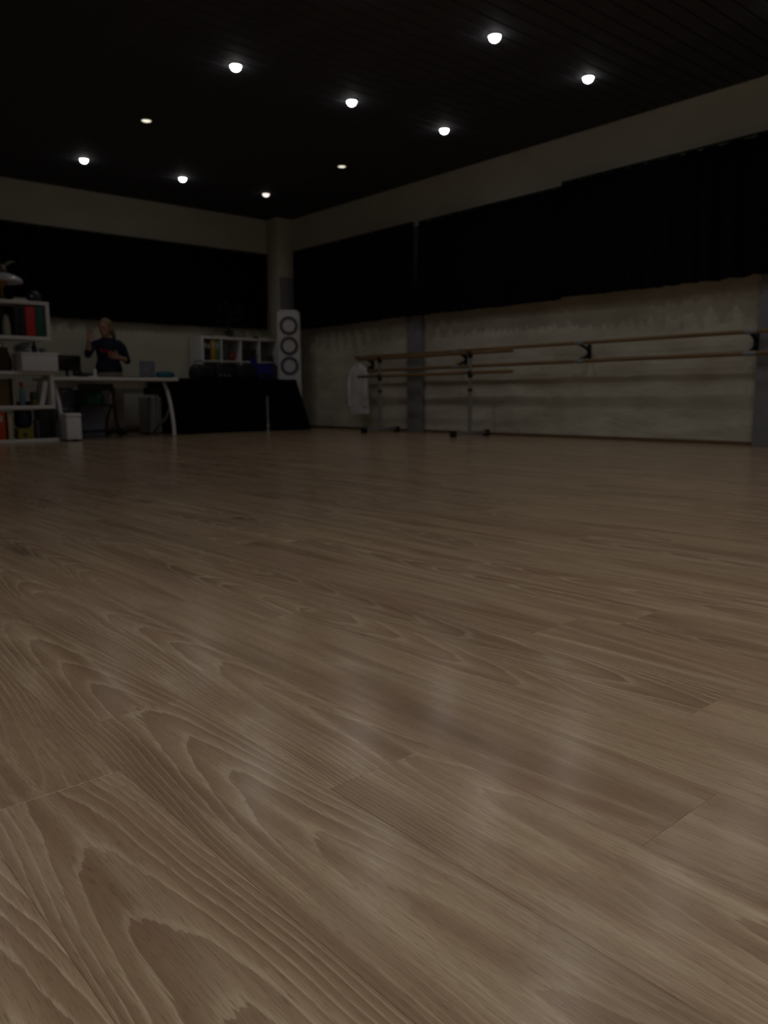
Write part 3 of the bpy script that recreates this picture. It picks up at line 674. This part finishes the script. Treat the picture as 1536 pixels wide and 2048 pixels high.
MB().tube([(-.235, -.21, .10), (.235, -.21, .10)], .010, 8).build('stretcher', BLACKMET, ch); MB().tube([(-.23, .17, .07), (.23, .17, .07)], .010, 8).build('stretcher', BLACKMET, ch)
GB = M('blue_grey_plastic', '8488A0', .5, var=.06); GB2 = M('grey_plastic_tub', '7C7F90', .5, var=.06)
dt = thing('drawer_tower', 'tall blue-grey plastic drawer tower under the left desk end', 'drawers', (3.52, 10.20, 0))
box('body', (-.13, -.10, .0), (.12, .16, .665), GB, dt, .008)
for k in range(3):
    d_ = box('drawer', (-.12, -.108, .03 + .212 * k), (.11, -.09, .225 + .212 * k), GB, dt, .005); MB().box((-.03, -.118, .14 + .212 * k), (.03, -.106, .16 + .212 * k), .003).build('handle', WHITEPL, d_)
for nm, z0, z1, mt_, lab in (('storage_tub', 0, .35, GB, 'lower blue-grey storage tub behind the black chair'), ('storage_tub', .352, .60, GB2, 'upper grey storage tub with green bag against it')):
    t = thing(nm, lab, 'tub', (3.86, 10.20, z0), group='storage tubs under the desk'); hgt = z1 - z0
    MB().box((-.17, -.11, 0), (.15, .12, hgt - .03), .012, 3).build('body', mt_, t); MB().box((-.178, -.118, hgt - .03), (.158, .128, hgt), .008).build('lid', mt_, t)
gb = thing('green_bag', 'dark green bag slumped on the seat of the black chair', 'bag', (3.76, 9.80, .416))
MB().ring_loft([[Vector(((.13 + .015 * sin(3 * a + z * 22)) * cos(a) * s, (.09 + .01 * cos(5 * a)) * sin(a) * s, z)) for a in [2 * pi * k / 24 for k in range(24)]] for z, s in ((0, .9), (.03, 1.05), (.09, 1.0), (.15, .8), (.19, .5), (.2, .3))]).build('body', M('green_nylon', '1F5A48', .7, bump=.4), gb)
MB().lathe([(.03, 0), (.034, .001), (.001, .002)], (.035, -.082, .10), 18, (0, -1, .2)).build('badge', M('pale_green', '8FA89A', .7), gb)
MB().tube([(-.06, 0, .17), (-.05, 0, .225), (.0, 0, .24), (.05, 0, .225), (.06, 0, .17)], .007, 8).build('strap', M('green_nylon', '1F5A48', .7), gb)
pc = thing('white_computer_tower', 'slim white computer tower on the floor under the right desk end', 'computer', (4.745, 10.30, 0))
MB().box((-.085, -.16, .015), (.085, .2, .50), .012, 3).build('body', M('pc_white', 'A6A6AE', .5), pc); box('front_panel', (-.075, -.166, .03), (.075, -.156, .485), M('pc_front', '9C9CA4', .4), pc, .004); box('base_feet', (-.075, -.15, 0), (.075, .19, .016), BLACKPL, pc, .003)
MB().lathe([(.008, 0), (.009, .003), (.001, .004)], (.04, -.166, .45), 14, (0, -1, 0)).build('power_button', STEEL, pc)
ra = thing('panel_radiator', 'white panel radiator with slotted top on the wall behind the desk', 'radiator', (4.62, YB - .06, 0))
RADM = M('radiator_white', 'A3A09A', .5, var=.04)
box('front_panel', (-.58, -.045, .09), (.58, -.025, .555), RADM, ra, .006); box('back_panel', (-.58, .012, .09), (.58, .03, .68), RADM, ra, .004)
for k in range(29):
    x = -.57 + k * .0407; box('fin', (x - .010, -.044, .555), (x + .010, .014, .70), RADM, ra, .003)
for s in (-1, 1): box('foot_bracket', (s * .45 - .02, -.03, 0), (s * .45 + .02, .02, .09), RADM, ra, .003); 

# ================================================================== BLACK TABLE, SPEAKER, CUBE SHELF
bt = thing('folding_table', 'long folding table hidden under a black cloth right of the desk', 'table', (5.86, 10.05, 0))
box('table_top', (-.93, -.28, .705), (.90, .28, .735), M('table_board', '3A3634', .6), bt, .004)
for sx in (-1, 1):
    for sy in (-1, 1): MB().tube([(sx * .80, sy * .22, .705), (sx * .84, sy * .24, .005)], .016, 10).build('leg', BLACKMET, bt)
tcx = thing('black_tablecloth', 'black cloth draped to the floor over the folding table', 'tablecloth', (5.86, 10.05, 0))
def cloth_ring(v):
    n = 220; out = []; hx0, hx1, hy = -.955, .93, .305
    fl = (1 - v)
    for k in range(n):
        q = k / n * 4
        s = int(q); f = q - s
        cx = [(hx0, -hy), (hx1, -hy), (hx1, hy), (hx0, hy)]
        a, b = cx[s], cx[(s + 1) % 4]; x = a[0] + (b[0] - a[0]) * f; y = a[1] + (b[1] - a[1]) * f
        nx, ny = [(0, -1), (1, 0), (0, 1), (-1, 0)][s]
        fold = .018 * fl * sin(k * .62 + 1.1 * sin(k * .13)) + .010 * fl * sin(k * 1.31)
        ex = fold + .02 * fl
        corner = max(0, 1 - min(f, 1 - f) * 5)
        px = x + nx * ex; py = y + ny * ex
        if x > hx1 - .12: px += .13 * fl * (1 - .85 * (y + hy) / (2 * hy)) * (0.35 + .65 * (1 if s in (0, 1) else .6)) * min(1, (x - hx1 + .12) / .12)
        py += (-.16 * fl if y < -hy + .02 and x > .3 else -.05 * fl) * corner * (1 if y < 0 else 0)
        out.append(Vector((px, py, .006 + .735 * v)))
    return out
MB().ring_loft([cloth_ring(v) for v in (0, .12, .25, .4, .55, .7, .85, .95, 1.0)], cap=False).build('skirt', TABLECLOTH, tcx)
box('top_sheet', (-.956, -.306, .7365), (.931, .306, .742), TABLECLOTH, tcx, .002)
ZT = .7425
st = thing('steel_pole_stand', 'short steel pole with chrome foot in front of the black cloth', 'stand', (6.10, 9.47, 0))
MB().lathe([(.05, 0), (.052, .006), (.046, .014), (.02, .022), (.018, .028)], seg=24).build('foot', M('chrome', 'D5D8DC', .15, .95), st); MB().tube([(0, 0, .02), (0, 0, .50)], .016, 14).build('pole', GREYSTEEL, st)
MB().lathe([(.021, 0), (.024, .004), (.024, .05), (.021, .055)], (0, 0, .07), 18).build('clamp', M('chrome', 'D5D8DC', .15, .95), st); MB().lathe([(.020, 0), (.022, .005), (.016, .018), (.001, .02)], (0, 0, .495), 16).build('cap', BLACKPL, st)
# things on the black table
bag = thing('black_bag', 'slouched black bag at the left end of the black cloth table', 'bag', (5.36, 10.02, ZT))
MB().ring_loft([[Vector(((.15 + .02 * sin(2 * a + 9 * z)) * cos(a) * s, (.11 + .012 * cos(3 * a)) * sin(a) * s, z)) for a in [2 * pi * k / 26 for k in range(26)]] for z, s in ((0, .95), (.03, 1.06), (.09, 1.0), (.15, .85), (.19, .6), (.205, .3))]).build('body', M('black_nylon', '0C0C10', .7, bump=.3), bag)
MB().tube([(-.08, 0, .17), (-.07, 0, .235), (0, 0, .255), (.07, 0, .235), (.08, 0, .17)], .008, 8).build('strap', BLACKPL, bag); MB().tube([(-.10, -.06, .165), (0, -.075, .18), (.10, -.06, .165)], .004, 6).build('zip', GREYSTEEL, bag)
gp2 = thing('grey_magazine', 'grey-blue magazine at the left edge of the black cloth table', 'magazine', (5.08, 9.90, ZT), radians(-12)); box('cover', (-.10, -.09, 0), (.11, .08, .008), M('mag_grey', '4D4E5C', .5), gp2, .001); box('pages', (-.098, -.088, .001), (.112, .078, .007), M('page_edge', 'BDB296', .9), gp2, .0005)
am = thing('dark_amplifier', 'wide dark audio amplifier with silver knobs on the black table', 'amplifier', (5.72, 10.08, ZT))
box('chassis', (-.15, -.15, .012), (.16, .16, .225), M('amp_dark', '1A191E', .5), am, .006); box('front_plate', (-.145, -.156, .02), (.155, -.149, .215), M('amp_plate', '232128', .4), am, .002)
for k in range(3): MB().lathe([(.016, 0), (.018, .003), (.016, .018), (.001, .019)], (-.09 + .07 * k, -.156, .05), 14, (0, -1, 0)).build('knob', STEEL, am)
for sx in (-.12, .13): box('foot', (sx - .02, -.12, 0), (sx + .02, .12, .013), BLACKPL, am, .002)
mx = thing('dark_mixer', 'dark mixing console beside the amplifier on the black table', 'mixer', (6.06, 10.06, ZT)); box('body', (-.17, -.15, 0), (.15, .16, .20), M('mix_dark', '141419', .5), mx, .008); o = box('control_face', (-.16, -.154, .03), (.14, -.148, .18), M('mix_face', '1F1F27', .4), mx, .002)
for k in range(6): MB().lathe([(.007, 0), (.008, .002), (.006, .010), (.001, .011)], (-.13 + .05 * k, -.154, .08 + .05 * (k % 2)), 10, (0, -1, 0)).build('knob', M('knob_grey', '5C5A64', .5), o)
bu = thing('blue_crate', 'deep blue plastic crate near the right end of the black table', 'crate', (6.385, 10.06, ZT))
BLU = M('deep_blue', '0B2080', .5)
box('floor_panel', (-.135, -.12, .0), (.135, .12, .012), BLU, bu)
for a_, b_ in (((-.14, -.125, 0), (.14, -.113, .225)), ((-.14, .113, 0), (.14, .125, .225)), ((-.14, -.115, 0), (-.128, .115, .225)), ((.128, -.115, 0), (.14, .115, .225))): box('side_wall', a_, b_, BLU, bu, .003)
box('rim', (-.146, -.131, .215), (.146, -.112, .232), BLU, bu, .003)
bf = thing('blue_folder', 'blue folder sticking up out of the blue crate', 'folder', (6.30, 10.06, ZT + .013)); box('cover', (-.035, -.09, 0), (.0, .09, .30), M('folder_blue', '0B1E80', .5), bf, .004); box('papers', (-.030, -.092, .006), (-.005, .085, .294), M('page_edge', 'BDB296', .9), bf, .001)
hs = thing('cable_coil', 'black coiled cable heap in front of the blue crate', 'cables', (6.32, 9.88, ZT))
for k in range(4):
    MB().ring_loft([[Vector(((.06 - .008 * k + .011 * cos(b)) * cos(a) * 1.3, (.035 + .011 * cos(b)) * sin(a), .012 + .020 * k + .011 * sin(b))) for b in [2 * pi * j / 8 for j in range(8)]] for a in [2 * pi * i / 24 for i in range(24)]], closed=True).build('coil', BLACKPL, hs)
gj = thing('grey_jar', 'dark grey jar at the right end of the black table', 'jar', (6.62, 10.08, ZT)); MB().lathe([(.05, 0), (.055, .006), (.055, .17), (.05, .18)], seg=22).build('body', M('jar_grey', '2A2A2C', .5), gj); MB().lathe([(.057, .175), (.057, .205), (.05, .21), (.001, .21)], seg=22).build('lid', BLACKPL, gj)

# tall white speaker with three ringed drivers
sk = thing('tower_speaker', 'tall white tower speaker with three dark-ringed round drivers', 'speaker', (7.0, 10.21, 0), radians(-34))
MB().ring_loft([[Vector((x, y, z)) for x, y in [(-w + .02, .0), (w - .02, .0), (w, .02), (w, .20), (-w, .20), (-w, .02)]] for z, w in ((.02, .178), (1.69, .178), (1.75, .172), (1.785, .15), (1.80, .12))]).build('cabinet', M('speaker_white', 'DADADF', .45, var=.03), sk)
box('plinth', (-.19, -.015, 0), (.19, .21, .022), BLACKPL, sk, .004)
for zc in (1.565, 1.263, .962):
    r0 = MB().lathe([(.092, -.002), (.096, .008), (.118, .014), (.138, .010), (.143, -.002)], (0, .0, zc), 40, (0, -1, 0)).build('driver_surround', M('driver_ring', '565864', .6), sk)
    MB().lathe([(.0005, .004), (.05, .002), (.08, .003), (.093, .006), (.093, -.002), (.0005, -.002)], (0, .0, zc), 32, (0, -1, 0)).build('driver_cone', M('driver_cone', 'D2D2D8', .5), r0)
    r0['label'] = 'dark ring around a pale speaker cone'

# white cube shelf behind the table
cs = thing('cube_shelf', 'white cube shelf unit against the far wall behind the black table', 'shelf', (6.44, 10.88, 0))
CW = .335; x0 = -.67; x1 = .67; yF, yB = -.195, .19
for x in (x0, x1 - .036): box('side_panel', (x, yF, 0), (x + .036, yB, 1.39), WHITE, cs, .003)
for k in range(1, 4): box('divider', (x0 + k * CW - .009, yF + .004, .036), (x0 + k * CW + .009, yB, 1.354), WHITE, cs, .002)
for z in (0, 1.354): box('board', (x0 + .036, yF, z), (x1 - .036, yB, z + .036), WHITE, cs, .003)
for z in (.36, .69, 1.02): box('board', (x0 + .036, yF + .006, z), (x1 - .036, yB - .001, z + .018), WHITE, cs, .002)
zc = 1.038
BKS = 'binders on the cube shelf'
binder(5.815, 10.70, zc, .05, .29, .27, M('navy_binder', '141B38', .6), 'navy ring binder at the left of the cube shelf', 0, BKS)
binder(5.870, 10.70, zc, .045, .28, .27, DK, 'black ring binder between the navy and yellow binders', 0, BKS)
binder(5.925, 10.695, zc, .075, .295, .27, M('yellow_binder', 'C89612', .5), 'bright yellow ring binder in the left cube of the shelf', 2, BKS)
binder(6.010, 10.70, zc, .065, .29, .27, M('mint_binder', '4E8F68', .5), 'mint green ring binder right of the yellow one', 0, BKS)
gbx = thing('grey_file_box', 'grey file box in the second cube of the shelf', 'box', (6.18, 10.80, zc)); box('body', (-.05, -.09, 0), (.06, .10, .20), M('filebox_grey', '4C4A4E', .7), gbx); box('lid', (-.054, -.094, .19), (.064, .104, .215), M('filebox_lid', '5A585C', .7), gbx)
rb = thing('red_pot', 'small red round pot in the second cube of the shelf', 'pot', (6.315, 10.76, zc)); MB().lathe([(.035, 0), (.052, .015), (.062, .05), (.055, .09), (.04, .108), (.036, .108), (.04, .09)], seg=22).build('body', M('red_glaze', '8E1A22', .4), rb); MB().lathe([(.043, .106), (.045, .112), (.02, .125), (.008, .14), (.001, .142)], seg=18).build('lid', M('red_glaze', '8E1A22', .4), rb)
pb2 = thing('purple_basket', 'dark brown-purple woven basket in the third cube of the shelf', 'basket', (6.59, 10.80, zc)); MB().box((-.12, -.11, 0), (.12, .10, .17), .02, 3).build('body', M('basket_dark', '2A2024', .85, bump=.5), pb2); box('rim', (-.125, -.115, .165), (.125, .105, .185), M('basket_rim', '35282A', .8), pb2)
gr = thing('grey_basket', 'low grey basket in the right cube of the shelf', 'basket', (6.925, 10.82, zc)); MB().box((-.12, -.10, 0), (.12, .10, .09), .02, 3).build('body', M('basket_grey', '4A4842', .85, bump=.5), gr); box('rim', (-.125, -.105, .085), (.125, .105, .10), M('basket_grey2', '5A5850', .8), gr)
# on top of the cube shelf
ZS = 1.3905
for x, w, d, z0, h_, mt_, lab in ((6.12, .24, .20, 0, .02, M('red_cover', '5A3034', .6), 'reddish book lying on top of the cube shelf'), (6.52, .30, .22, 0, .014, M('grey_cover', '4A4745', .6), 'flat grey magazine on top of the cube shelf, left of the navy folder'), (6.90, .28, .24, 0, .03, M('navy_folder', '161C44', .6), 'flat navy folder on top of the cube shelf beside the speaker')):
    t = thing('flat_book', lab, 'book', (x, 10.82, ZS), radians(random.uniform(-6, 6)), 'flat books on the cube shelf'); box('cover', (-w / 2, -d / 2, z0), (w / 2, d / 2, z0 + h_), mt_, t, .001); box('pages', (-w / 2 + .004, -d / 2 - .001, z0 + .003), (w / 2 - .002, d / 2 - .002, z0 + h_ - .003), M('page_edge', 'BDB296', .9), t, .0005)
pl = thing('potted_plant', 'dark leafy potted plant on the cube shelf in front of the black curtain', 'plant', (6.30, 10.80, ZS))
MB().lathe([(.045, 0), (.05, .004), (.065, .09), (.068, .10), (.06, .10), (.057, .085), (.001, .083)], seg=22).build('pot', M('pot_dark', '3A3A38', .6), pl)
LEAFM = M('dark_leaf', '1F3A1E', .5, var=.25)
lb = MB()
lb.grid(lambda u, v: (Vector(((v - .5) * .07 * sin(pi * min(1, u * .96 + .04)) ** .8, u * .16, .05 * u - .10 * u * u + .012 * abs(v - .5) * 2)), Vector(((v - .5) * .07 * sin(pi * min(1, u * .96 + .04)) ** .8, u * .16, .05 * u - .10 * u * u + .012 * abs(v - .5) * 2 - .0015))), 8, 4)
leaf_me = lb.mesh('leaf', LEAFM)
rg = random.Random(5)
for k in range(22):
    a = k * 2.4; h_ = .12 + .33 * rg.random() ** .8; rr = .03 + .16 * rg.random() * (1 - .4 * h_)
    tip = Vector((rr * cos(a), rr * .45 * sin(a) - .06, h_ + .06))
    MB().tube([(0, 0, .08), (tip.x * .4, tip.y * .4, .08 + (tip.z - .08) * .6), tip], .0025, 6).build('stem', LEAFM, pl)
    o = bpy.data.objects.new('leaf', leaf_me); COL.objects.link(o); o.parent = pl; o.location = tip; o.rotation_euler = (rg.uniform(-.3, .5), rg.uniform(-.3, .3), a - pi / 2); s = rg.uniform(.7, 1.15); o.scale = (s, s, s)

# ================================================================== THE PERSON BEHIND THE DESK
pe = thing('person', 'person in a navy top and light trousers behind the desk, one hand raised', 'person', (4.24, 10.45, 0))
SKIN = M('skin', 'B07F6C', .55, var=.05); HAIR = M('blond_hair', '7A6748', .6, var=.2, scale=40); SHIRT = shirt_mat()
TROU = M('light_trousers', '8C827E', .85, bump=.2); SHOE = M('dark_shoes', '15131A', .5)
def remesh(mb, name, mat, vox, smooth=6):
    o = mb.build(name, mat, None)
    md = o.modifiers.new('r', 'REMESH'); md.mode = 'VOXEL'; md.voxel_size = vox
    ms = o.modifiers.new('s', 'SMOOTH'); ms.factor = .5; ms.iterations = smooth
    bpy.context.view_layer.update()
    ev = o.evaluated_get(bpy.context.evaluated_depsgraph_get()); me = bpy.data.meshes.new_from_object(ev)
    o.modifiers.clear(); old = o.data; o.data = me; bpy.data.meshes.remove(old)
    me.polygons.foreach_set('use_smooth', [True] * len(me.polygons))
    if not me.materials: me.materials.append(mat)
    o.parent = pe; return o
V = Vector
def torso(mb, g):
    secs = [(.80, .165, .115, .0), (.88, .165, .115, .0), (.96, .142, .10, -.005), (1.04, .145, .105, -.008), (1.12, .160, .115, -.01), (1.18, .170, .108, -.005), (1.225, .165, .09, .0), (1.262, .11, .07, .005), (1.285, .06, .06, .008)]
    mb.ring_loft([[V((.015 + (w + g) * cos(a), y + (d + g) * sin(a), z)) for a in [2 * pi * k / 28 for k in range(28)]] for z, w, d, y in secs])
SHL, ELL, WRL = V((-.165, .0, 1.215)), V((-.312, -.15, 1.05)), V((-.318, -.225, 1.225))
SHR, ELR, WRR = V((.195, .0, 1.225)), V((.245, -.07, .985)), V((.065, -.225, 1.015))
FD = V((-.80, -.60, -.05)).normalized()      # where the face looks
HC = V((-.02, -.03, 1.405))
hz = math.atan2(FD.y, FD.x)
HR = Matrix.Rotation(hz, 4, 'Z') @ RY(6)
def hp_(x, y, z): return HC + (HR @ V((x, y, z)))
def hand(mb, wrist, d, up, curl, side):
    d = d.normalized(); up = (up - d * up.dot(d)).normalized(); s = d.cross(up).normalized() * side
    palm = [(wrist, .021, .017), (wrist + d * .03, .032, .015), (wrist + d * .065, .041, .014), (wrist + d * .09, .041, .012)]
    mb.ring_loft([[c + s * (w * cos(a)) + up * (t * sin(a)) for a in [2 * pi * k / 14 for k in range(14)]] for c, w, t in palm])
    for k, (o_, ln) in enumerate(((-.034, .064), (-.0115, .075), (.0115, .071), (.034, .055))):
        p = wrist + d * .082 + s * o_; pts = [p]; dd = d.copy()
        for j in range(3):
            dd = (dd + up * curl * (.35 + .15 * j)).normalized(); p = p + dd * ln * (.46, .31, .23)[j]; pts.append(p)
        mb.tube(pts, [.0086, .0080, .0074, .0064], 10, dome=True)
    p = wrist + d * .028 - s * .026; q = p + (d * .55 - s * .75 + up * .25).normalized() * .04; r = q + (d * .85 - s * .3 + up * .35).normalized() * .03
    mb.tube([p, q, r], [.0125, .0105, .0085], 10, dome=True)
bd = MB(); torso(bd, -.012)
bd.tube([V((.0, .005, 1.24)), V((-.008, -.01, 1.30)), HC + V((.01, .012, -.06))], [.055, .048, .046], 16, dome=True)
bd.ell(hp_(-.005, 0, .02), (.094, .075, .098), 24, HR); bd.ell(hp_(.022, 0, -.045), (.062, .055, .068), 20, HR)
bd.ell(hp_(.05, 0, -.088), (.028, .03, .024), 14, HR); bd.ell(hp_(.092, 0, -.020), (.014, .011, .010), 12, HR); bd.tube([hp_(.082, 0, .020), hp_(.094, 0, -.014)], [.007, .009], 10, dome=True)
bd.ell(hp_(.072, 0, .034), (.018, .050, .014), 14, HR)
for s in (-1, 1):
    bd.ell(hp_(.044, s * .034, -.020), (.026, .024, .028), 14, HR); bd.ell(hp_(-.002, s * .076, -.005), (.016, .009, .028), 12, HR)
bd.ell(hp_(.082, 0, -.060), (.010, .022, .006), 12, HR); bd.ell(hp_(.080, 0, -.070), (.010, .019, .007), 12, HR)
for a, b, c, sd in ((SHL, ELL, WRL, -1), (SHR, ELR, WRR, 1)):
    bd.tube([a.lerp(V((.015, 0, 1.2)), .22) - V((0, 0, .014)), a.lerp(b, .3), a.lerp(b, .6), b], [.036, .039, .038, .036], 16, dome=True); bd.tube([b, b.lerp(c, .35), c], [.037, .036, .023], 16, dome=True)
hand(bd, WRL, V((.10, -.05, 1)), V((.25, -1, .1)), .45, -1)
hand(bd, WRR, V((-.95, -.25, .25)), V((0, .9, .4)), .7, 1)
for s, xk in ((-1, -.075), (1, .105)):
    bd.tube([V((xk * .95 + .005, .0, .84)), V((xk * 1.08, -.012, .45)), V((xk * 1.15, .01, .09))], [.085, .055, .036], 18, dome=True)
    bd.tube([V((xk * 1.15, .035, .045)), V((xk * 1.2, -.05, .04)), V((xk * 1.28, -.13, .03))], [.036, .034, .026], 14, dome=True)
body = remesh(bd, 'body', SKIN, .0042, 2)
for s in (-1, 1):
    e = MB().ell(hp_(.0755, s * .030, .008), (.0095, .0135, .0075), 14, HR).build('eye', M('eye_white', 'A8A29C', .25), body)
    MB().ell(hp_(.0835, s * .030 - .001, .008), (.0025, .0058, .0060), 12, HR).build('iris', M('iris', '2A2420', .2), e)
    MB().tube([hp_(.080, s * .014, .0245), hp_(.082, s * .03, .0285), hp_(.073, s * .047, .0245)], [.003, .0036, .002], 8, dome=True).build('eyebrow', M('eyebrow', '5A4630', .8), body)
MB().ell(hp_(.0895, 0, -.0655), (.0045, .019, .006), 12, HR).build('lips', M('lips', '9A5450', .45), body)
sm = MB(); torso(sm, .006)
for a, b, c in ((SHL, ELL, WRL), (SHR, ELR, WRR)):
    sm.tube([a.lerp(V((.015, 0, 1.2)), .18) - V((0, 0, .008)), a.lerp(b, .25), a.lerp(b, .6), b], [.050, .052, .050, .047], 18, dome=True); sm.tube([b, b.lerp(c, .22)], [.047, .046], 16, dome=True)
sm.ring_loft([[V((.015 + w * cos(a), d * sin(a), z)) for a in [2 * pi * k / 28 for k in range(28)]] for z, w, d in ((.845, .182, .132), (.90, .176, .128), (.98, .152, .112))])
remesh(sm, 'top', SHIRT, .008, 4)
tm = MB()
tm.ring_loft([[V((.015 + w * cos(a), d * sin(a), z)) for a in [2 * pi * k / 24 for k in range(24)]] for z, w, d in ((.74, .165, .12), (.82, .172, .124), (.88, .16, .115))])
for s, xk in ((-1, -.075), (1, .105)):
    tm.tube([V((xk * .98, .0, .80)), V((xk * 1.08, -.010, .45)), V((xk * 1.15, .008, .075))], [.096, .075, .066], 20)
remesh(tm, 'trousers', TROU, .009, 4)
hm = MB(); hm.ell(hp_(-.018, 0, .035), (.098, .086, .098), 22, HR)
hm.ell(hp_(-.05, 0, -.02), (.065, .082, .085), 18, HR)
pon = [hp_(-.085, .0, .03), hp_(-.125, .02, .0), hp_(-.14, .025, -.06), hp_(-.15, .03, -.13), hp_(-.16, .035, -.18)]
hm.tube(pon, [.03, .034, .034, .026, .012], 14, dome=True)
hair = remesh(hm, 'hair', HAIR, .006, 3)
MB().ring_loft([[hp_(-.098 + .012 * cos(b), .008 + (.03 + .007 * cos(b)) * cos(a), .022 + (.03 + .007 * cos(b)) * sin(a)) for b in [2 * pi * j / 8 for j in range(8)]] for a in [2 * pi * i / 18 for i in range(18)]], closed=True).build('hair_tie', M('hair_tie', '20141A', .7), hair)
for s, xk in ((-1, -.075), (1, .105)):
    so = MB().ring_loft([[V((xk * 1.2 + w * cos(a), -.035 + yy + .0 * a, 0)) + V((0, 0, z)) + V((0, l * sin(a), 0)) for a in [2 * pi * k / 22 for k in range(22)]] for z, w, l, yy in ((0, .045, .13, -.02), (.018, .048, .134, -.02), (.045, .046, .128, -.016), (.07, .043, .09, .02), (.095, .044, .062, .045))]).build('shoe', SHOE, pe)
    MB().ring_loft([[V((xk * 1.2 + .049 * cos(a), -.055 + .137 * sin(a), z)) for a in [2 * pi * k / 22 for k in range(22)]] for z in (0.0, .016)]).build('sole', M('shoe_sole', '4A4846', .7), so)
